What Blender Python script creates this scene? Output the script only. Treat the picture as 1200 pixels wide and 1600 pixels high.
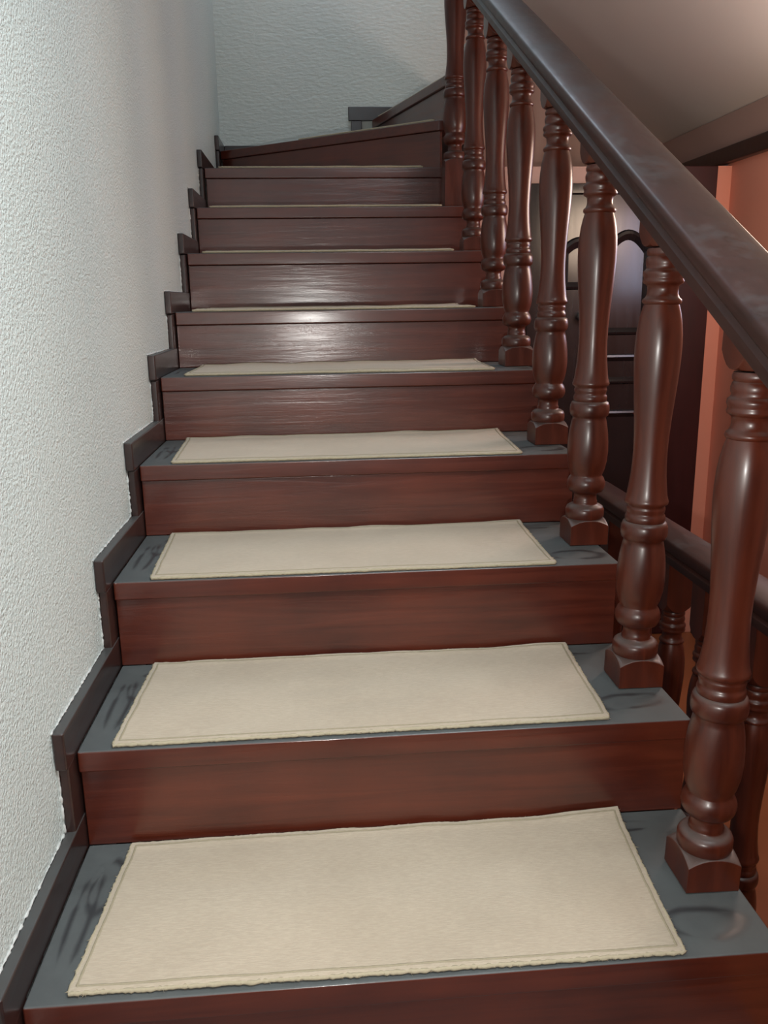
import bpy, bmesh, math, random
from mathutils import Vector, Matrix, noise
random.seed(7)
sc = bpy.context.scene
for o in list(bpy.data.objects): bpy.data.objects.remove(o)
C = sc.collection

# ------------------------------------------------------------------ camera
cam_data = bpy.data.cameras.new('camera'); cam = bpy.data.objects.new('camera', cam_data); C.objects.link(cam)
cam_data.sensor_fit = 'HORIZONTAL'; cam_data.sensor_width = 36; cam_data.lens = 36 * 1319.95 / 1200
cam_data.clip_start = 0.02
cF = Vector((0.07592638, 0.96750587, -0.24117955)); cR = Vector((0.9965475, -0.08177817, -0.01433213)); cU = cR.cross(cF)
CAM = Vector((0.41878, -0.97195, 0.90895))
m = Matrix((cR, cU, -cF)).transposed().to_4x4(); m.translation = CAM
cam.matrix_world = m
sc.camera = cam

# ------------------------------------------------------------------ light
sc.view_settings.view_transform = 'Standard'; sc.view_settings.look = 'None'
sc.view_settings.gamma = 1; sc.view_settings.use_curve_mapping = False
sc.view_settings.exposure = -0.3
w = bpy.data.worlds.new('world'); sc.world = w; w.use_nodes = True
bg = w.node_tree.nodes['Background']; bg.inputs[0].default_value = (.80, .88, 1, 1); bg.inputs[1].default_value = 0.035

def light(name, kind, loc, power, color, size=None, target=None, sy=None):
    d = bpy.data.lights.new(name, kind); d.energy = power; d.color = color
    o = bpy.data.objects.new(name, d); C.objects.link(o); o.location = loc
    if kind == 'AREA':
        d.size = size
        if sy: d.shape = 'RECTANGLE'; d.size_y = sy
    elif size: d.shadow_soft_size = size
    if target is not None:
        o.rotation_euler = (Vector(target) - Vector(loc)).to_track_quat('-Z', 'Y').to_euler()
    return o
# the phone's own flash, just beside the lens
light('flash', 'POINT', CAM + Vector((-.012, -.01, -.13)), 44, (1, .97, .92), .018)
# soft cool fill added behind and above the camera
light('front_fill', 'AREA', (1.0, -1.7, 3.0), 14, (.86, .95, 1), 1.1, (.1, .5, .6), 1.1)
# fill added above the handrail to brighten the white left wall
light('wall_fill', 'AREA', (1.0, -.55, 2.3), 27, (.86, .97, 1), .8, (-.02, .15, .6), .8).data.spread = 2.1
# skylight over the upper landing
light('skylight', 'AREA', (.75, 3.0, 4.1), 25, (.72, .86, 1), .9, (.75, 2.4, 0), .9)
# warm point light added for bounce on the coral wall and soffit
light('hall_fill', 'POINT', (2.05, 1.65, 1.28), 24, (1, .76, .56), .18)
# bluish daylight from a window in the right hand hall wall, outside the frame
light('hall_window', 'AREA', (2.26, 1.88, 1.17), 5, (.55, .70, 1), .5, (1.2, 1.95, 1.15), .45)

# ------------------------------------------------------------------ materials
def newmat(name):
    M = bpy.data.materials.new(name); M.use_nodes = True
    nt = M.node_tree; nt.nodes.clear()
    out = nt.nodes.new('ShaderNodeOutputMaterial'); b = nt.nodes.new('ShaderNodeBsdfPrincipled')
    nt.links.new(b.outputs[0], out.inputs[0])
    return M, nt, b
def N(nt, t, **kw):
    n = nt.nodes.new(t)
    for k, v in kw.items():
        if isinstance(k, str) and k.startswith('i_'): n.inputs[k[2:].replace('_', ' ')].default_value = v
        else: setattr(n, k, v)
    return n
def ramp(nt, fac, stops):
    r = nt.nodes.new('ShaderNodeValToRGB'); cr = r.color_ramp
    while len(cr.elements) < len(stops): cr.elements.new(.5)
    for e, (p, c) in zip(cr.elements, stops):
        e.position = p; e.color = (c, c, c, 1) if isinstance(c, (int, float)) else (*c, 1)
    nt.links.new(fac, r.inputs[0]); return r
def mapped(nt, scale, coord='Object', loc=(0, 0, 0)):
    tc = nt.nodes.new('ShaderNodeTexCoord'); mp = nt.nodes.new('ShaderNodeMapping')
    mp.inputs['Scale'].default_value = scale; mp.inputs['Location'].default_value = loc
    nt.links.new(tc.outputs[coord], mp.inputs[0]); return mp.outputs[0]
def mixc(nt, fac, a, b):
    x = nt.nodes.new('ShaderNodeMix'); x.data_type = 'RGBA'
    for s, v in ((0, fac), (6, a), (7, b)):
        if hasattr(v, 'links') or hasattr(v, 'is_linked'): nt.links.new(v, x.inputs[s])
        else: x.inputs[s].default_value = v if isinstance(v, (int, float)) else (*v, 1)
    return x.outputs[2]
def mathn(nt, op, a, b=None):
    x = nt.nodes.new('ShaderNodeMath'); x.operation = op
    for i, v in enumerate((a, b)):
        if v is None: continue
        if isinstance(v, (int, float)): x.inputs[i].default_value = v
        else: nt.links.new(v, x.inputs[i])
    return x.outputs[0]
def bump(nt, b, h, strength, dist):
    n = nt.nodes.new('ShaderNodeBump'); n.inputs['Strength'].default_value = strength; n.inputs['Distance'].default_value = dist
    nt.links.new(h, n.inputs['Height']); nt.links.new(n.outputs[0], b.inputs['Normal']); return n

def wood(name, dark, light_, grain=(2, 30, 30), rough=.28, dust=0.0, dustcol=(.088, .094, .094), coat=.25, bumpy=.15, streaks=False, crough=.16, pat0=(.30, .62)):
    M, nt, b = newmat(name)
    v = mapped(nt, grain)
    n1 = N(nt, 'ShaderNodeTexNoise'); n1.inputs['Scale'].default_value = 1.6; n1.inputs['Detail'].default_value = 7; n1.inputs['Roughness'].default_value = .62
    n1.inputs['Distortion'].default_value = .6
    nt.links.new(v, n1.inputs['Vector'])
    v2 = mapped(nt, (5, 5, 5))
    n2 = N(nt, 'ShaderNodeTexNoise'); n2.inputs['Scale'].default_value = 1.0; n2.inputs['Detail'].default_value = 3
    nt.links.new(v2, n2.inputs['Vector'])
    f = mathn(nt, 'ADD', mathn(nt, 'MULTIPLY', n1.outputs[0], .6), mathn(nt, 'MULTIPLY', n2.outputs[0], .5))
    col = ramp(nt, f, [(.36, dark), (.74, light_)]).outputs[0]
    rg = ramp(nt, n1.outputs[0], [(.3, rough), (.75, rough + .10)]).outputs[0]
    if dust > 0:
        g = nt.nodes.new('ShaderNodeNewGeometry'); sx = nt.nodes.new('ShaderNodeSeparateXYZ'); nt.links.new(g.outputs['Normal'], sx.inputs[0])
        up = ramp(nt, sx.outputs[2], [(.45, 0), (.92, 1)]).outputs[0]
        n3 = N(nt, 'ShaderNodeTexNoise'); n3.inputs['Scale'].default_value = 9; n3.inputs['Detail'].default_value = 6; n3.inputs['Roughness'].default_value = .7
        nt.links.new(mapped(nt, (1, 1, 1)), n3.inputs['Vector'])
        pat = ramp(nt, n3.outputs[0], [(pat0[0], pat0[1]), (max(.62, pat0[0] + .2), 1)]).outputs[0]
        if streaks:   # curved wipe marks left in the dust
            sep = nt.nodes.new('ShaderNodeSeparateXYZ'); nt.links.new(mapped(nt, (1, 1, 1)), sep.inputs[0])
            oi = nt.nodes.new('ShaderNodeObjectInfo')
            nz = N(nt, 'ShaderNodeTexNoise', noise_dimensions='4D'); nz.inputs['Scale'].default_value = 5.5; nz.inputs['Detail'].default_value = 2
            nt.links.new(mapped(nt, (1, .6, 1)), nz.inputs['Vector']); nt.links.new(mathn(nt, 'MULTIPLY', oi.outputs['Random'], 20), nz.inputs['W'])
            wob = mathn(nt, 'SUBTRACT', nz.outputs[0], .5)
            nb = N(nt, 'ShaderNodeTexNoise'); nb.inputs['Scale'].default_value = 9; nb.inputs['Detail'].default_value = 1
            nt.links.new(mapped(nt, (1.3, 1, 1), loc=(4, 2, 1)), nb.inputs['Vector'])
            brk = ramp(nt, nb.outputs[0], [(.44, 0), (.56, .9)]).outputs[0]
            ws = None
            for cx, cy, rx, ry, wd, am in ((.034, .165, .014, .125, .48, .022), (.052, .235, .020, .055, .30, .05), (.972, .075, .060, .030, .35, .06), (.945, .31, .05, .012, .5, .03)):
                ex = mathn(nt, 'DIVIDE', mathn(nt, 'ADD', mathn(nt, 'SUBTRACT', sep.outputs[0], cx), mathn(nt, 'MULTIPLY', wob, am)), rx)
                ey = mathn(nt, 'DIVIDE', mathn(nt, 'ADD', mathn(nt, 'SUBTRACT', sep.outputs[1], cy), mathn(nt, 'MULTIPLY', wob, am * 1.5)), ry)
                d = mathn(nt, 'ABSOLUTE', mathn(nt, 'SUBTRACT', mathn(nt, 'SQRT', mathn(nt, 'ADD', mathn(nt, 'MULTIPLY', ex, ex), mathn(nt, 'MULTIPLY', ey, ey))), 1))
                d = mathn(nt, 'MULTIPLY', d, 1 / wd); d = ramp(nt, mathn(nt, 'ADD', d, brk), [(.15, .10), (1, 1)]).outputs[0]
                ws = d if ws is None else mathn(nt, 'MULTIPLY', ws, d)
            col = mixc(nt, up, col, (.030, .030, .032)); pat = mathn(nt, 'MULTIPLY', pat, ws)
        fac = mathn(nt, 'MULTIPLY', mathn(nt, 'MULTIPLY', up, pat), dust)
        col = mixc(nt, fac, col, dustcol)
        rg = mixc(nt, fac, rg, (.75, .75, .75))
        ct = mathn(nt, 'MULTIPLY', mathn(nt, 'SUBTRACT', 1, up if streaks else fac), coat); nt.links.new(ct, b.inputs['Coat Weight'])
    else: b.inputs['Coat Weight'].default_value = coat
    b.inputs['Coat Roughness'].default_value = crough
    nt.links.new(col, b.inputs['Base Color']); nt.links.new(rg, b.inputs['Roughness'])
    bn = bump(nt, b, n1.outputs[0], bumpy, .002); nt.links.new(bn.outputs[0], b.inputs['Coat Normal'])
    return M

W_RISER = wood('varnished_mahogany_riser', (.044, .0062, .0030), (.118, .0195, .0072), (1.6, 30, 26), .34, coat=.9, bumpy=.42, crough=.17)
W_TREAD = wood('dusty_mahogany_tread', (.044, .0062, .0030), (.110, .0180, .0070), (1.6, 26, 26), .34, crough=.17, coat=.8, dust=.97, streaks=True, bumpy=.25)
W_BAL = wood('turned_mahogany', (.034, .0060, .0032), (.100, .0180, .0068), (26, 26, 2), .28, dust=.55, dustcol=(.14, .13, .12), coat=.10, bumpy=.08)
W_RAIL = wood('handrail_mahogany', (.020, .0075, .006), (.045, .014, .010), (22, 2, 22), .42, dust=.45, pat0=(.50, .06), dustcol=(.085, .085, .088), coat=.10, bumpy=.08)
W_RAIL.node_tree.nodes['Principled BSDF'].inputs['Specular IOR Level'].default_value = .32
W_SKIRT = wood('dark_skirting_wood', (.013, .0075, .0075), (.036, .013, .010), (22, 2, 22), .30, dust=.6, dustcol=(.08, .09, .09), coat=.3, bumpy=.15)
W_DARK = wood('dark_door_wood', (.006, .006, .008), (.014, .011, .014), (20, 20, 2), .20, coat=.3, bumpy=.04)
W_TRIM = wood('dark_trim_wood', (.012, .004, .003), (.028, .008, .005), (2, 20, 20), .4, bumpy=.1)
W_RED = wood('deep_red_casing', (.028, .003, .004), (.05, .005, .006), (20, 20, 2), .5, coat=0, bumpy=.05)

def plaster(name, col, col2, scale, strength, dist, stretch=(1, 1, 1), rough=.6):
    M, nt, b = newmat(name)
    v = mapped(nt, stretch)
    n1 = N(nt, 'ShaderNodeTexNoise'); n1.inputs['Scale'].default_value = scale; n1.inputs['Detail'].default_value = 4; n1.inputs['Roughness'].default_value = .6
    nt.links.new(v, n1.inputs['Vector'])
    vo = N(nt, 'ShaderNodeTexVoronoi', feature='SMOOTH_F1'); vo.inputs['Scale'].default_value = scale * .7
    nt.links.new(v, vo.inputs['Vector'])
    n2 = N(nt, 'ShaderNodeTexNoise'); n2.inputs['Scale'].default_value = 1.4; n2.inputs['Detail'].default_value = 4
    nt.links.new(mapped(nt, (1, 1, 1)), n2.inputs['Vector'])
    h = mathn(nt, 'ADD', mathn(nt, 'MULTIPLY', vo.outputs[0], -.6), n1.outputs[0])
    col_ = mixc(nt, ramp(nt, n2.outputs[0], [(.35, 0), (.7, 1)]).outputs[0], col, col2)
    nt.links.new(col_, b.inputs['Base Color']); b.inputs['Roughness'].default_value = rough
    bump(nt, b, h, strength, dist)
    return M
P_LEFT = plaster('stippled_white_plaster', (.70, .755, .725), (.735, .785, .755), 230, 1.0, .0050, rough=.36)
P_BACK = plaster('rough_white_plaster', (.66, .69, .64), (.70, .72, .68), 48, .9, .0034, (1, 1, 2.3), rough=.45)
P_SOFF = plaster('grey_plaster', (.60, .55, .52), (.64, .59, .55), 60, .25, .001)
P_CORAL = plaster('coral_plaster', (.74, .30, .22), (.78, .33, .24), 60, .25, .001)
P_BEAM = plaster('bounce_tinted_plaster', (.40, .27, .235), (.43, .29, .25), 60, .25, .001)  # grey plaster with the pink bounce off the coral wall put into its colour
P_PINK = plaster('pale_pink_plaster', (.55, .36, .30), (.58, .39, .33), 60, .25, .001)
P_FLOOR = plaster('terracotta_floor', (.26, .085, .035), (.36, .12, .05), 8, .1, .001, rough=.35)
P_CEIL = plaster('ceiling_white', (.6, .6, .58), (.63, .63, .61), 60, .2, .001)

def felt():
    M, nt, b = newmat('beige_woven_mat')
    n1 = N(nt, 'ShaderNodeTexNoise'); n1.inputs['Scale'].default_value = 1; n1.inputs['Detail'].default_value = 4; n1.inputs['Roughness'].default_value = .7
    nt.links.new(mapped(nt, (70, 420, 400)), n1.inputs['Vector'])
    n2 = N(nt, 'ShaderNodeTexNoise'); n2.inputs['Scale'].default_value = 5; n2.inputs['Detail'].default_value = 5
    nt.links.new(mapped(nt, (1, 1, 1)), n2.inputs['Vector'])
    n3 = N(nt, 'ShaderNodeTexNoise'); n3.inputs['Scale'].default_value = 62; n3.inputs['Detail'].default_value = 2
    nt.links.new(mapped(nt, (1, 1, 1)), n3.inputs['Vector'])
    c = ramp(nt, n2.outputs[0], [(.32, (.43, .350, .265)), (.7, (.49, .405, .312))]).outputs[0]
    c = mixc(nt, ramp(nt, n1.outputs[0], [(.42, .3), (.62, 0)]).outputs[0], c, (.30, .235, .17))
    c = mixc(nt, ramp(nt, n3.outputs[0], [(.0, .8), (.26, 0)]).outputs[0], c, (.30, .20, .14))   # small specks of dirt
    nt.links.new(c, b.inputs['Base Color']); b.inputs['Roughness'].default_value = .95
    b.inputs['Sheen Weight'].default_value = .25; b.inputs['Specular IOR Level'].default_value = .1
    bump(nt, b, n1.outputs[0], .5, .0015)
    return M
F_MAT = felt()
def flat(name, col, rough=.8, metal=0, noise_=None):
    M, nt, b = newmat(name)
    n2 = N(nt, 'ShaderNodeTexNoise'); n2.inputs['Scale'].default_value = noise_ or 30; n2.inputs['Detail'].default_value = 4
    nt.links.new(mapped(nt, (1, 1, 1)), n2.inputs['Vector'])
    d = tuple(c * .8 for c in col)
    nt.links.new(mixc(nt, n2.outputs[0], d, col), b.inputs['Base Color'])
    b.inputs['Roughness'].default_value = rough; b.inputs['Metallic'].default_value = metal
    return M
F_BIND = flat('mat_edge_yarn', (.43, .36, .25), .95, noise_=300)
F_STITCH = flat('mat_stitching', (.34, .285, .195), .95, noise_=300)
F_CAULK = flat('ragged_white_paint', (.62, .62, .60), .8)
MET = flat('polished_metal', (.8, .8, .8), .12, 1)

# ------------------------------------------------------------------ helpers
def obj(name, bm, mat, parent=None, smooth=False, bevel=0, segs=2):
    me = bpy.data.meshes.new(name); bmesh.ops.recalc_face_normals(bm, faces=bm.faces); bm.to_mesh(me); bm.free()
    me.materials.append(mat)
    if smooth:
        me.polygons.foreach_set('use_smooth', [True] * len(me.polygons))
    o = bpy.data.objects.new(name, me); C.objects.link(o)
    if parent: o.parent = parent
    if bevel:
        md = o.modifiers.new('bevel', 'BEVEL'); md.width = bevel; md.segments = segs; md.limit_method = 'ANGLE'; md.angle_limit = .6
        me.polygons.foreach_set('use_smooth', [True] * len(me.polygons))
        wn = o.modifiers.new('wn', 'WEIGHTED_NORMAL'); wn.keep_sharp = False
    return o
def thing(name, label, cat, loc=(0, 0, 0), group=None):
    o = bpy.data.objects.new(name, None); C.objects.link(o); o.location = loc; o.empty_display_size = .1
    o['label'] = label; o['category'] = cat
    if group: o['group'] = group
    return o
def box(bm, x0, x1, y0, y1, z0, z1):
    v = [bm.verts.new(p) for p in ((x0, y0, z0), (x1, y0, z0), (x1, y1, z0), (x0, y1, z0), (x0, y0, z1), (x1, y0, z1), (x1, y1, z1), (x0, y1, z1))]
    for f in ((0, 3, 2, 1), (4, 5, 6, 7), (0, 1, 5, 4), (1, 2, 6, 5), (2, 3, 7, 6), (3, 0, 4, 7)): bm.faces.new([v[i] for i in f])
def bx(*a):
    bm = bmesh.new(); box(bm, *a); return bm
def prism(bm, poly, z0, z1):                # poly in xy, extruded in z
    a = [bm.verts.new((x, y, z0)) for x, y in poly]; b = [bm.verts.new((x, y, z1)) for x, y in poly]
    n = len(poly); bm.faces.new(a[::-1]); bm.faces.new(b)
    for i in range(n): bm.faces.new((a[i], a[(i + 1) % n], b[(i + 1) % n], b[i]))
def prism_x(bm, poly, x0, x1):              # poly in yz, extruded in x
    a = [bm.verts.new((x0, y, z)) for y, z in poly]; b = [bm.verts.new((x1, y, z)) for y, z in poly]
    n = len(poly); bm.faces.new(a); bm.faces.new(b[::-1])
    for i in range(n): bm.faces.new((a[(i + 1) % n], a[i], b[i], b[(i + 1) % n]))
def struct(name, bm, mat, parent=None, label=None, **k):
    o = obj(name, bm, mat, parent, **k)
    if not parent: o['kind'] = 'structure'
    if label: o['label'] = label
    return o

# ------------------------------------------------------------------ measures of the flight
NY = [0, .3409, .6791, 1.0208, 1.3813, 1.7155, 2.0626, 2.3933, 2.727]
NZ = [0, .1852, .3701, .5444, .719, .8874, 1.0782, 1.2592, 1.4454, 1.628, 1.812, 1.99]
WT = 1.054; TH = .039; XB = 1.0175
LX = -.021                                    # face of the left wall
BY = 3.70                                     # face of the back wall
FZ = -.74                                     # floor of the hall beside the stairs
NY_1 = -.34; NZ_1 = -.18

# ------------------------------------------------------------------ room shell
struct('wall_left', bx(LX - .15, LX, -2.2, BY, FZ, 4.3), P_LEFT, label='stippled white plaster wall along the left of the stairs')
struct('wall_landing', bx(1.14, 2.45, BY, BY + .15, FZ, 4.3), P_PINK, label='pale pink wall seen in the gaps between the upper balusters')
struct('wall_back', bx(LX - .15, 1.139, BY, BY + .15, FZ, 4.3), P_BACK, label='rough white plaster wall behind the winding top steps')
struct('wall_spandrel', bx(1.14, 2.45, 2.95, 3.01, FZ, 1.48), P_PINK, label='pale pink wall around the dark door')
struct('wall_winder', bx(1.10, 1.139, 2.83, BY - .001, FZ, 1.78), P_PINK, label='pale pink wall under the winding steps')
struct('wall_right', bx(2.30, 2.45, -2.2, 2.95, FZ, 1.56), P_CORAL, label='coral painted wall beyond the balusters')
SOF = .60
bm = bmesh.new()
ang = 1.70
pts = [(2.45, 1.70 - .09), (2.45, 1.80), (1.12, 1.70 + SOF * 1.18 + .22), (1.12, 1.70 + SOF * 1.18), (2.30, 1.70)]
a = [bm.verts.new((x, -1.2, z)) for x, z in pts]; b = [bm.verts.new((x, BY - .001, z)) for x, z in pts]
bm.faces.new(a); bm.faces.new(b[::-1])
for i in range(5): bm.faces.new((a[(i + 1) % 5], a[i], b[i], b[(i + 1) % 5]))
struct('ceiling_soffit', bm, P_SOFF, label='grey sloping plaster underside of the upper flight')
struct('beam', bx(2.292, 2.45, -2.2, BY - .001, 1.56, 1.70), P_BEAM, label='plaster band with painted-in coral bounce above the dark wooden trim')
struct('trim_1', bx(2.262, 2.30, -2.2, BY - .001, 1.485, 1.555), W_TRIM, bevel=.006, label='dark wooden trim along the top of the coral wall')
struct('floor', bx(1.10, 2.45, -2.2, 2.95, FZ - .1, FZ), P_FLOOR, label='orange brown floor of the lower hall')
struct('ceiling', bx(LX - .15, 2.45, -2.2, BY + .15, 4.3, 4.4), P_CEIL)

# ------------------------------------------------------------------ door on the spandrel wall
def door():
    d = obj('door_1', bx(1.49, 2.06, 2.912, 2.945, FZ + .005, 1.36), W_DARK, bevel=.003); d['kind'] = 'structure'
    d['label'] = 'dark glossy panelled door in the hall behind the balusters'
    def moulding(x0, x1, z0, z1, arch=0):
        # a raised bead frame, top edge optionally arched
        pts = [(x0, z0), (x1, z0)]
        n = 12
        for k in range(n + 1):
            t = k / n; x = x1 + (x0 - x1) * t; pts.append((x, z1 + arch * math.sin(math.pi * t)))
        bm = bmesh.new(); m = len(pts)
        cx = sum(p[0] for p in pts) / m; cz = (z0 + z1) / 2
        rings = []
        for (off, y) in ((0, 2.912), (.005, 2.900), (.014, 2.897), (.024, 2.904), (.034, 2.912)):
            ring = []
            for x, z in pts:
                hx = (x1 - x0) / 2; hz = (z1 - z0) / 2
                sx = (hx - off) / hx; sz = (hz - off) / hz
                ring.append(bm.verts.new((cx_(x0, x1) + (x - cx_(x0, x1)) * sx, y, cz + (z - cz) * sz)))
            rings.append(ring)
        for r0, r1 in zip(rings, rings[1:]):
            for i in range(m): bm.faces.new((r0[i], r0[(i + 1) % m], r1[(i + 1) % m], r1[i]))
        return bm
    def cx_(a, b): return (a + b) / 2
    for a in ((1.735, 1.955, .745, 1.14, .07), (1.735, 1.955, .52, .66, 0), (1.735, 1.955, FZ + .15, .40, 0), (1.54, 1.70, .95, 1.14, .04)):
        obj('panel_moulding', moulding(*a), W_DARK, d, smooth=False)
    bm = bmesh.new()
    bmesh.ops.create_uvsphere(bm, u_segments=20, v_segments=12, radius=.022, matrix=Matrix.Translation((1.65, 2.862, .832)))
    bmesh.ops.create_cone(bm, cap_ends=True, segments=20, radius1=.027, radius2=.014, depth=.03, matrix=Matrix.Translation((1.65, 2.895, .832)) @ Matrix.Rotation(math.pi / 2, 4, 'X'))
    h = obj('door_handle', bm, MET, d, smooth=True); h['label'] = 'shiny metal door knob'
    return d
door()
bm = bmesh.new(); box(bm, 1.385, 1.488, 2.905, 2.949, FZ + .002, 1.405); box(bm, 1.488, 2.062, 2.905, 2.949, 1.362, 1.405)
struct('trim_2', bm, W_DARK, bevel=.004, label='dark wooden casing round the left and top of the hall door')
struct('trim_3', bx(2.063, 2.235, 2.90, 2.949, FZ + .002, 1.475), W_RED, bevel=.004, label='deep red panel between the dark door and the coral wall')
struct('wall_return', bx(2.2355, 2.2995, 2.905, 2.949, FZ + .002, 1.475), P_CORAL, label='narrow coral corner beside the deep red panel')
struct('baseboard_right', bx(2.27, 2.30, -2.2, 2.90, FZ, FZ + .09), W_TRIM, bevel=.004)

# ------------------------------------------------------------------ the stairs
stairs = thing('staircase', 'mahogany staircase with dusty treads rising along the white wall and winding right', 'staircase', (.5, 0, FZ))
def P(o):                                      # keep world position under the empty
    o.matrix_parent_inverse = Matrix.Translation(Vector(o.parent.location)).inverted(); return o
def slab(bm_poly, z1, name='tread'):
    # origin at the tread's own corner so each board has its own grain and dust
    x, y = bm_poly[0]; bm = bmesh.new(); prism(bm, [(a - x, b - y) for a, b in bm_poly], -TH, 0)
    o = obj(name, bm, W_TREAD, stairs, bevel=.0035, segs=3); o.location = (x, y, z1); return P(o)
def riser_board(p0, p1, z0, z1, i):
    p0 = Vector((*p0, 0)); p1 = Vector((*p1, 0)); L = (p1 - p0).length
    bm = bx(0, L, 0, .02, 0, z1 - z0); bmesh.ops.translate(bm, verts=bm.verts, vec=(3.7 * i, 0, 1.3 * i))
    o = obj('riser', bm, W_RISER, stairs, bevel=.002)
    o.rotation_euler.z = math.atan2(p1.y - p0.y, p1.x - p0.x)
    o.location = p0 + Vector((0, 0, z0)) - Matrix.Rotation(o.rotation_euler.z, 3, 'Z') @ Vector((3.7 * i, 0, 1.3 * i))
    return P(o)
ys = [NY_1] + NY; zs = [NZ_1] + NZ
WS = [1.062, 1.062, 1.062, 1.044, 1.048, 1.050, 1.052, 1.054, 1.054, 1.054]
for k in range(len(ys) - 1):
    y0 = ys[k]; z = zs[k]; y1 = ys[k + 1]
    slab([(0, y0), (WS[k], y0), (WS[k], y1 + .012), (0, y1 + .012)], z)
    zb = zs[k - 1] if k else z - .18
    riser_board((.0005, y0 + .010), (WS[k] - .002, y0 + .010), zb + .0005, z - TH - .0005, k)
riser_board((.004, NY[8] + .010), (WT - .004, NY[8] + .010), NZ[7] + .0005, NZ[8] - TH - .0005, 9)
# winders
n9a = (0., 3.455); n9b = (.957, 2.7325); n10a = (.752, BY - .012); n10b = (1.005, 2.765)
slab([(0, NY[8]), (WT, NY[8]), (WT, 2.80), (1.0, 2.75), (.02, 3.50), (0, 3.50)], NZ[8])
slab([n9a, n9b, (.985, 2.7325), (1.02, 2.80), (n10a[0] + .03, BY - .012), (0, BY - .012)], NZ[9])
slab([n10a, n10b, (1.085, 2.765), (1.085, BY - .012)], NZ[10])
def off(p, q, d):
    v = Vector((q[0] - p[0], q[1] - p[1])).normalized(); n = Vector((-v.y, v.x)) * d
    return (p[0] + n.x, p[1] + n.y), (q[0] + n.x, q[1] + n.y)
a, b = off(n9a, n9b, .012); riser_board(a, b, NZ[8] + .0005, NZ[9] - TH - .0005, 10)
a, b = off(n10a, n10b, .012); riser_board(a, b, NZ[9] + .0005, NZ[10] - TH - .0005, 11)
riser_board((1.088, BY - .014), (1.088, 2.80), NZ[10] + .0005, NZ[11] - TH - .0005, 12)
# closed sawtooth carriage on the open side
poly = []
for k in range(len(ys)):
    y0 = ys[k] + .012; zt = zs[k] - TH - .001
    poly += [(y0 + .022, (zs[k - 1] - TH - .001) if k else zt - .16), (y0 + .022, zt)]
poly += [(2.90, NZ[8] - TH - .001), (2.90, NZ[8] - .30), (NY_1 + .05, NZ_1 - .36)]
bm = bmesh.new(); prism_x(bm, poly, WT - .052, WT - .014)
c = obj('carriage', bm, W_RISER, stairs, bevel=.002); P(c)
bm = bmesh.new()                               # plastered underside
prism_x(bm, [(NY_1 + .05, NZ_1 - .36), (2.90, NZ[8] - .30), (2.90, NZ[8] - .33), (NY_1 + .05, NZ_1 - .39)], .0, WT - .008)
P(obj('underside', bm, W_RISER, stairs))

# ------------------------------------------------------------------ skirting stepping up the left wall
def skirting():
    x0, x1 = LX + .0005, -.0008
    bm = bmesh.new(); hh = .062
    for k in range(len(ys)):
        y0 = ys[k] - .052; z = zs[k]
        y1 = (ys[k + 1] + .02) if k < len(ys) - 1 else 3.455 + .02
        box(bm, x0, x1, y0, y1, z - .004, z + hh)
        # upright under the front of the board
        zb = (zs[k - 1] + hh) if k else z - .2
        box(bm, x0 + .001, x1 - .002, ys[k] - .040, ys[k] + .03, zb - .02, z - .005)
    box(bm, x0, x1, 3.455 - .052, BY - .001, NZ[9] - .004, NZ[9] + hh)
    box(bm, x0 + .001, x1 - .002, 3.455 - .04, 3.455 + .03, NZ[8] + hh - .02, NZ[9] - .005)
    o = obj('baseboard_left', bm, W_SKIRT, None, bevel=.0035); o['kind'] = 'structure'
    o['label'] = 'dark wooden skirting stepping up the left wall'
    bm = bmesh.new()
    box(bm, -.0005, .70, BY - .018, BY - .001, NZ[9] - .004, NZ[9] + hh)
    box(bm, .632, 1.07, BY - .018, BY - .001, NZ[10] - .004, NZ[10] + hh)
    box(bm, .645, .70, BY - .017, BY - .001, NZ[9] + hh - .02, NZ[10] - .005)
    o = obj('baseboard_back', bm, W_SKIRT, None, bevel=.003); o['kind'] = 'structure'
    o['label'] = 'dark wooden skirting at the foot of the back wall'
    # ragged line of paint and filler between skirting and plaster
    bm = bmesh.new(); rnd = random.Random(3)
    def bead(p0, p1, n):
        p0 = Vector(p0); p1 = Vector(p1); rings = []; ax = (p1 - p0).normalized()
        u = Vector((1, 0, 0)); v = ax.cross(u)
        for i in range(n + 1):
            c = p0.lerp(p1, i / n); r = rnd.uniform(.0006, .0030) * (0.35 if rnd.random() < .25 else 1)
            c = c + v * rnd.uniform(-.0012, .0012)
            rings.append([bm.verts.new(c + (u * math.cos(a) + v * math.sin(a)) * r) for a in (0, 1.26, 2.51, 3.77, 5.03)])
        for a, b in zip(rings, rings[1:]):
            for j in range(5): bm.faces.new((a[j], a[(j + 1) % 5], b[(j + 1) % 5], b[j]))
        bm.faces.new(rings[0][::-1]); bm.faces.new(rings[-1])
    for k in range(1, len(ys)):
        y0 = ys[k] - .052; z = zs[k] + hh
        y1 = (ys[k + 1] - .045) if k < len(ys) - 1 else 3.41
        bead((LX + .001, y0, z + .001), (LX + .001, y1, z + .001), 70)
        bead((LX + .001, y0 + .011, z - .07), (LX + .001, y0 + .011, zs[k - 1] + hh), 26)
    o = obj('trim_4', bm, F_CAULK, None, smooth=True); o['kind'] = 'structure'
    o['label'] = 'ragged white filler line along the top of the skirting'
skirting()

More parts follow.
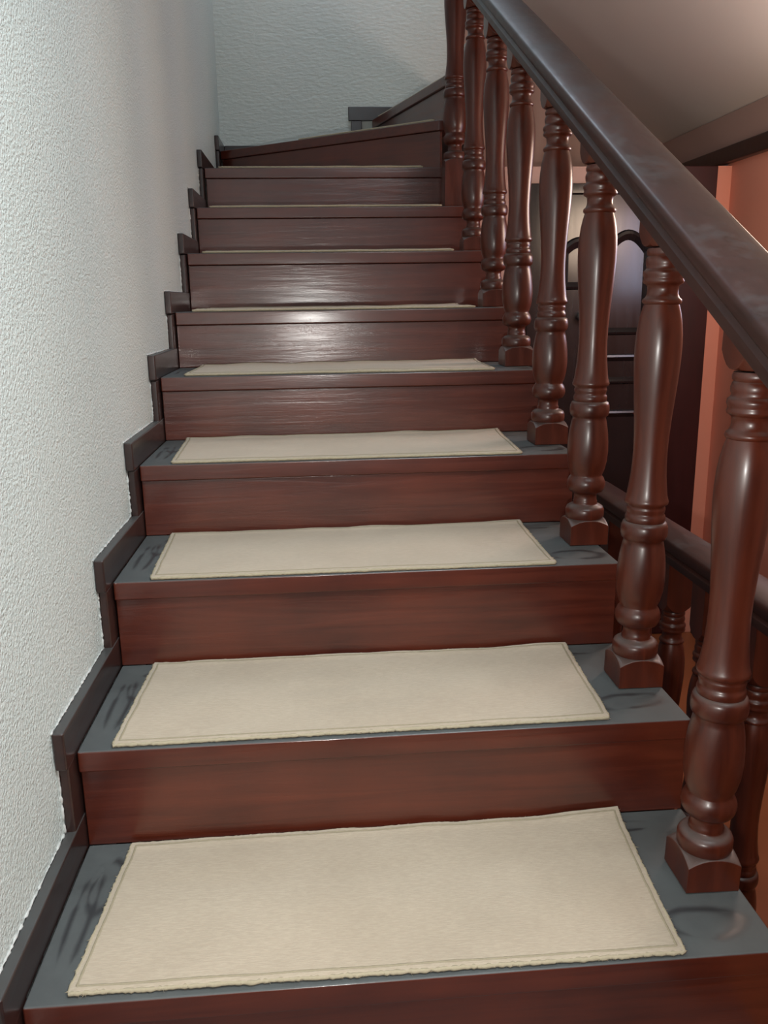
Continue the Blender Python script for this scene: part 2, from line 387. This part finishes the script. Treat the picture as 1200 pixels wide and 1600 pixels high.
# ------------------------------------------------------------------ balusters
PROF = [(.056, .0), (.056, .0405), (.062, .0428), (.076, .0428), (.082, .040), (.086, .034), (.088, .0275), (.091, .0262), (.094, .0272), (.097, .0255), (.106, .0248), (.112, .0252),
        (.115, .030), (.118, .0365), (.124, .0405), (.132, .0424), (.140, .0418), (.148, .0388), (.153, .035), (.156, .0345), (.166, .0388), (.185, .0430), (.208, .0448), (.230, .0442), (.255, .0418), (.275, .0382), (.284, .0358),
        (.286, .0368), (.289, .0405), (.295, .0425), (.303, .0430), (.311, .0422), (.318, .0395), (.320, .0350), (.323, .0362), (.328, .0366), (.333, .0352), (.335, .0335), (.339, .0340), (.344, .0352), (.347, .0348), (.349, .0338), (.352, .0350),
        (.355, .0390), (.359, .0398), (.363, .0385), (.370, .0365), (.385, .0345), (.405, .0322), (.428, .0308), (.450, .0302), (.480, .0310), (.515, .0330), (.550, .0358), (.585, .0385), (.615, .0402), (.640, .0405), (.662, .0395), (.683, .0370), (.698, .0340), (.708, .0312), (.712, .0300),
        (.7135, .0325), (.717, .0340), (.721, .0328), (.724, .0290), (.730, .0265), (.737, .0262), (.743, .0270), (.746, .0300), (.748, .0338), (.7515, .0350), (.755, .0335), (.758, .0338), (.763, .0358), (.768, .0350), (.771, .0318), (.774, .0300), (.779, .0318), (.785, .0322), (.791, .0305), (.793, .0288), (.796, .0312), (.801, .0316), (.806, .0300), (.808, .0), ]
def lathe(prof, seg=40):
    bm = bmesh.new(); rings = []
    for z, r in prof:
        if r == 0: rings.append([bm.verts.new((0, 0, z))])
        else: rings.append([bm.verts.new((r * math.cos(t), r * math.sin(t), z)) for t in (2 * math.pi * i / seg for i in range(seg))])
    for a, b in zip(rings, rings[1:]):
        for i in range(seg):
            j = (i + 1) % seg
            if len(a) == 1: bm.faces.new((a[0], b[i], b[j]))
            elif len(b) == 1: bm.faces.new((a[i], a[j], b[0]))
            else: bm.faces.new((a[i], a[j], b[j], b[i]))
    return bm
def square(h, n=8):                             # perimeter points of a square of half width h
    pts = []
    cs = [(-h, -h), (h, -h), (h, h), (-h, h)]
    for k in range(4):
        a, b = cs[k], cs[(k + 1) % 4]
        for i in range(n): pts.append((a[0] + (b[0] - a[0]) * i / n, a[1] + (b[1] - a[1]) * i / n))
    return pts
def turned_block(h, z0, z1, shoulder, r0, sgn, slope=0.0):
    """square block with a turned shoulder. sgn +1: shoulder on top (z1), -1: shoulder below (z0); slope tilts the plain end"""
    bm = bmesh.new(); sq = square(h)
    def sh(x, y):
        r = math.hypot(x, y); return min(1, max(0, (r - h) / (h * .4142))) ** 1.3 * shoulder
    if sgn > 0:
        plain = [bm.verts.new((x, y, z0)) for x, y in sq]; edge = [bm.verts.new((x, y, z1 - sh(x, y))) for x, y in sq]
        zi = z1 + .001
    else:
        plain = [bm.verts.new((x, y, z1 + slope * y)) for x, y in sq]; edge = [bm.verts.new((x, y, z0 + sh(x, y))) for x, y in sq]
        zi = z0 - .001
    n = len(sq)
    inner = [bm.verts.new((x / math.hypot(x, y) * r0, y / math.hypot(x, y) * r0, zi)) for x, y in sq]
    bm.faces.new(plain); bm.faces.new(inner)
    for i in range(n):
        j = (i + 1) % n
        bm.faces.new((plain[i], plain[j], edge[j], edge[i])); bm.faces.new((edge[i], edge[j], inner[j], inner[i]))
    return bm
def make_baluster(parent, loc, slope, top=.875, extra=0):
    s = obj('baluster', lathe(PROF), W_BAL, parent, smooth=True)
    mb = lathe(PROF)
    p = obj('plinth', turned_block(.0430, -extra + .0003, .0555, .012, .0415, 1), W_BAL, s, bevel=.0012)
    b = obj('top_block', turned_block(.0365, .8095, top, .026, .031, -1, slope), W_BAL, s, bevel=.0012)
    mb.free(); s.location = loc
    return s
def smooth_sharp(o, deg=50):
    me = o.data; bm = bmesh.new(); bm.from_mesh(me)
    for e in bm.edges:
        if len(e.link_faces) == 2 and e.calc_face_angle(0) > math.radians(deg): e.smooth = False
    bm.to_mesh(me); bm.free()

RS = .519
def rail_z(y): return 1.0354 + RS * (y - .4854)
RAILP = [(-.040, .000), (-.049, .004), (-.0505, .012), (-.0505, .024), (-.047, .028), (-.045, .032), (-.049, .037), (-.052, .045), (-.0525, .056), (-.0518, .0610), (-.0498, .0645), (-.046, .0665), (-.036, .0690), (-.018, .0720), (0, .0730)]
RAILP = RAILP + [(-x, z) for x, z in RAILP[-2::-1]]
def sweep(path, prof, xc):
    bm = bmesh.new(); rings = []
    for i, (y, z) in enumerate(path):
        rings.append([bm.verts.new((xc + u, y, z + v)) for u, v in prof])
    n = len(prof)
    for a, b in zip(rings, rings[1:]):
        for i in range(n): bm.faces.new((a[i], a[(i + 1) % n], b[(i + 1) % n], b[i]))
    bm.faces.new(rings[0]); bm.faces.new(rings[-1][::-1])
    return bm
rail = thing('stair_railing', 'mahogany balustrade with thick sloping handrail standing on the open ends of the steps', 'railing', (XB, NY[0] + .17, 0))
path = [(y, rail_z(y)) for y in (-.75, -.3, .2, .7, 1.2, 1.7, 2.1, 2.3)] + [(2.45, rail_z(2.45) + .015), (2.56, rail_z(2.56) + .05), (2.62, rail_z(2.62) + .12), (2.64, 2.33), (2.72, 2.345)]
h = obj('handrail', sweep(path, RAILP, XB), W_RAIL, rail, smooth=True); smooth_sharp(h, 35); P(h)
h['label'] = 'thick dark handrail with moulded sides'
BAL = []
first = make_baluster(rail, (0, 0, 0), RS); smooth_sharp(first, 60)
def place_baluster(src, parent, x, y, z):
    s = src.copy(); C.objects.link(s); s.parent = parent
    for ch in src.children:
        q = ch.copy(); C.objects.link(q); q.parent = s; q.matrix_parent_inverse = Matrix.Identity(4)
    s.location = Vector((x, y, z)) - Vector(parent.location)
    return s
bx_ = [1.0140, 1.0185, 1.0200, 1.0210, 1.0190, 1.016, 1.0145]
by_ = [.1700, .5115, .8545, 1.1890, 1.5510, 1.880, 2.245]
first.location = Vector((bx_[0], by_[0], NZ[0] + .0012)) - Vector(rail.location)
LEAN = [.022, .016, .006, .003, 0, 0, 0]
first.rotation_euler.y = LEAN[0]
for i in range(1, 7): place_baluster(first, rail, bx_[i], by_[i], NZ[i] + .0008).rotation_euler.y = LEAN[i]
place_baluster(first, rail, 1.013, -.17, NZ_1 + .0003).rotation_euler.y = 0
newel = make_baluster(rail, Vector((1.012, 2.655, NZ[7] + .147)) - Vector(rail.location), 0, top=.93, extra=.147); newel.scale = (1.1, 1.1, 1); smooth_sharp(newel, 60)

# lower hall railing, level
LXR = 1.395; LRZ = .212
low = thing('hall_railing', 'dark level railing of the lower hall seen behind the stair balusters', 'railing', (LXR, .5, FZ))
h = obj('handrail', sweep([(y, LRZ) for y in (-.9, 0, .9, 1.9)], RAILP, LXR), W_RAIL, low, smooth=True); smooth_sharp(h, 35); P(h)
LB = make_baluster(low, Vector((LXR, 1.18, LRZ - .955)) - Vector(low.location), 0, top=.96); smooth_sharp(LB, 60)
for y in (.965, .715, .47, .23, 0, -.24, 1.42, 1.66): place_baluster(LB, low, LXR, y, LRZ - .955)

# ------------------------------------------------------------------ mats
def make_mat(i, corners, z, hb, seed, label, curl=0, wave=.0015):
    """corners: front left, front right, back right, back left in xy; thin woven mat with bound, slightly frayed edges"""
    rnd = random.Random(seed)
    c = [Vector((*p, 0)) for p in corners]; ctr = (c[0] + c[1]) / 2
    t = thing('stair_mat', label, 'mat', (ctr.x, ctr.y, z), 'beige mats on the treads')
    NX, NYY = 150, 60
    T = .0075
    def pt(u, v):
        a = c[0].lerp(c[1], u); b = c[3].lerp(c[2], u); p = a.lerp(b, v) - ctr
        e = min(u, 1 - u, v, 1 - v)
        w1 = noise.noise(Vector((p.x * 5 + seed * 3.1, p.y * 7, seed))) * .006
        if e < .02:
            p += Vector((noise.noise(Vector((p.x * 30, p.y * 30, seed))) * .0012, noise.noise(Vector((p.x * 30, p.y * 30, seed + 9))) * .0012, 0))
        if v > .5: p.y += w1 * (v - .5)
        z_ = T + abs(noise.noise(Vector((p.x * 6, p.y * 9, seed + 4)))) * wave * 2
        z_ += curl * max(0, u - .8) / .2 * max(0, v - .75) / .25 * .010
        z_ += .004 * max(0, v - .93) / .07 * (1 + noise.noise(Vector((p.x * 9, 0, seed)))) 
        if e < .012: z_ -= .0015 * (1 - e / .012)
        return Vector((p.x, p.y, z_))
    bm = bmesh.new(); g = [[bm.verts.new(pt(i / NX, j / NYY)) for j in range(NYY + 1)] for i in range(NX + 1)]
    for i_ in range(NX):
        for j in range(NYY): bm.faces.new((g[i_][j], g[i_ + 1][j], g[i_ + 1][j + 1], g[i_][j + 1]))
    loop = [g[i_][0] for i_ in range(NX)] + [g[NX][j] for j in range(NYY)] + [g[i_][NYY] for i_ in range(NX, 0, -1)] + [g[0][j] for j in range(NYY, 0, -1)]
    bot = [bm.verts.new((v.co.x, v.co.y, .0006)) for v in loop]
    n = len(loop)
    for k in range(n): bm.faces.new((loop[(k + 1) % n], loop[k], bot[k], bot[(k + 1) % n]))
    bm.faces.new(bot)
    o = obj('mat_body', bm, F_MAT, t, smooth=True); smooth_sharp(o, 60)
    # bound edge: a low bead of yarn around the rim, built of short overlapping stitches
    bm = bmesh.new()
    def rim(s):                                # s in 0..1 round the rim, returns point and outward direction
        per = [(c[1] - c[0]).length, (c[2] - c[1]).length, (c[3] - c[2]).length, (c[0] - c[3]).length]; L = sum(per); d = s * L
        for k in range(4):
            if d <= per[k] or k == 3:
                f = min(1, d / per[k]); break
            d -= per[k]
        u, v = ((f, 0), (1, f), (1 - f, 1), (0, 1 - f))[k]
        return pt(u, v), ((0, -1), (1, 0), (0, 1), (-1, 0))[k]
    L = sum((c[(k + 1) % 4] - c[k]).length for k in range(4)); ns = int(L / .0042)
    rings = []
    for k in range(ns):
        p, d = rim(k / ns); d = Vector((*d, 0)); r = .0032 + rnd.uniform(-.0006, .0007)
        cen = Vector((p.x, p.y, p.z * .62 )) + d * rnd.uniform(-.0008, .0012)
        rings.append([bm.verts.new(cen + (d * math.cos(a) + Vector((0, 0, 1)) * math.sin(a)) * r) for a in [math.pi * 2 * q / 6 for q in range(6)]])
    for k in range(ns):
        a, b = rings[k], rings[(k + 1) % ns]
        for q in range(6): bm.faces.new((a[q], a[(q + 1) % 6], b[(q + 1) % 6], b[q]))
    for v in bm.verts: v.co.z = max(v.co.z, .0006)
    # loose fibres
    for k in range(int(L / .006)):
        p, d = rim(rnd.random()); d = Vector((*d, 0)); s = Vector((-d.y, d.x, 0))
        l = rnd.uniform(.002, .0055) * (1.8 if rnd.random() < .08 else 1); a = s * rnd.uniform(-1, 1) + d
        q0 = Vector((p.x, p.y, p.z * .7)) + d * .002; q1 = q0 + a.normalized() * l + Vector((0, 0, rnd.uniform(-.002, .0015))); q1.z = max(q1.z, .001)
        wv = .0006
        v = [bm.verts.new(x) for x in (q0 + s * wv, q0 - s * wv, q0 + Vector((0, 0, wv * 2)), q1)]
        for f in ((0, 1, 3), (1, 2, 3), (2, 0, 3), (0, 2, 1)): bm.faces.new([v[x] for x in f])
    obj('edge_binding', bm, F_BIND, t, smooth=True)
    # line of stitching inside the rim
    bm = bmesh.new(); ins = .0085
    def seam(u0, v0, u1, v1, n):
        prev = None
        for k in range(n + 1):
            f = k / n; p = pt(u0 + (u1 - u0) * f, v0 + (v1 - v0) * f); p.z += .0004
            dirv = Vector((v1 - v0, u1 - u0, 0)).normalized() * (.0019 + rnd.uniform(-.0004, .0004))
            cur = (bm.verts.new(p + dirv), bm.verts.new(p + Vector((0, 0, .0008))), bm.verts.new(p - dirv))
            if prev:
                bm.faces.new((prev[0], cur[0], cur[1], prev[1])); bm.faces.new((prev[1], cur[1], cur[2], prev[2])); bm.faces.new((prev[0], prev[2], cur[2], cur[0]))
            prev = cur
    w_ = (c[1] - c[0]).length; d_ = (c[3] - c[0]).length; a = ins / w_; b = ins / d_
    seam(a, b, 1 - a, b, 200); seam(1 - a, b, 1 - a, 1 - b, 80); seam(1 - a, 1 - b, a, 1 - b, 200); seam(a, 1 - b, a, b, 80)
    obj('stitching', bm, F_STITCH, t)
    return t
MC = [((.0577, .0147), (.915, .007), (.9358, .3420), (.0779, .3380)),
      ((.0584, .3500), (.9168, .3550), (.9326, .6767), (.0699, .6760)),
      ((.0746, .6850), (.9062, .6830), (.9102, 1.012), (.0649, 1.012)),
      ((.0748, 1.026), (.9125, 1.026), (.9300, 1.378), (.0628, 1.372)),
      ((.0640, 1.400), (.9180, 1.385), (.9286, 1.712), (.0724, 1.712)),
      ((.0527, 1.722), (.9241, 1.719), (.925, 2.052), (.060, 2.052)),
      ((.0514, 2.070), (.9120, 2.068), (.912, 2.388), (.060, 2.388)),
      ((.0483, 2.400), (.9176, 2.398), (.915, 2.718), (.055, 2.718)),
      ((.0574, 2.735), (.8916, 2.735), (.860, 2.800), (.070, 3.390)),
      ((.38, 3.180), (.94, 2.757), (.950, 2.860), (.68, 3.620)),
      ((.778, 3.630), (1.000, 2.830), (1.060, 2.880), (1.060, 3.620))]
ML = ['beige mat lying flat on the nearest and lowest tread of the photo', 'beige mat on the second visible tread from the bottom, its left corner frayed',
      'beige mat on the third visible tread from the bottom, dark wipe mark beside it', 'beige mat on the fourth visible tread from the bottom, seen foreshortened',
      'thin-looking beige mat on the fifth visible tread from the bottom', 'beige mat seen edge on, just above the brightest shine on a riser', 'beige mat seen edge on, on the seventh tread from the bottom',
      'beige mat seen edge on, second below the first slanting step', 'beige mat seen edge on, directly under the first slanting step', 'beige mat on the first slanting winder step, edge sloping up to the right',
      'beige mat on the highest winder step against the back wall']
for i, cc in enumerate(MC):
    make_mat(i, cc, NZ[i], 0, i + 1, ML[i], curl=1 if i == 0 else .3)
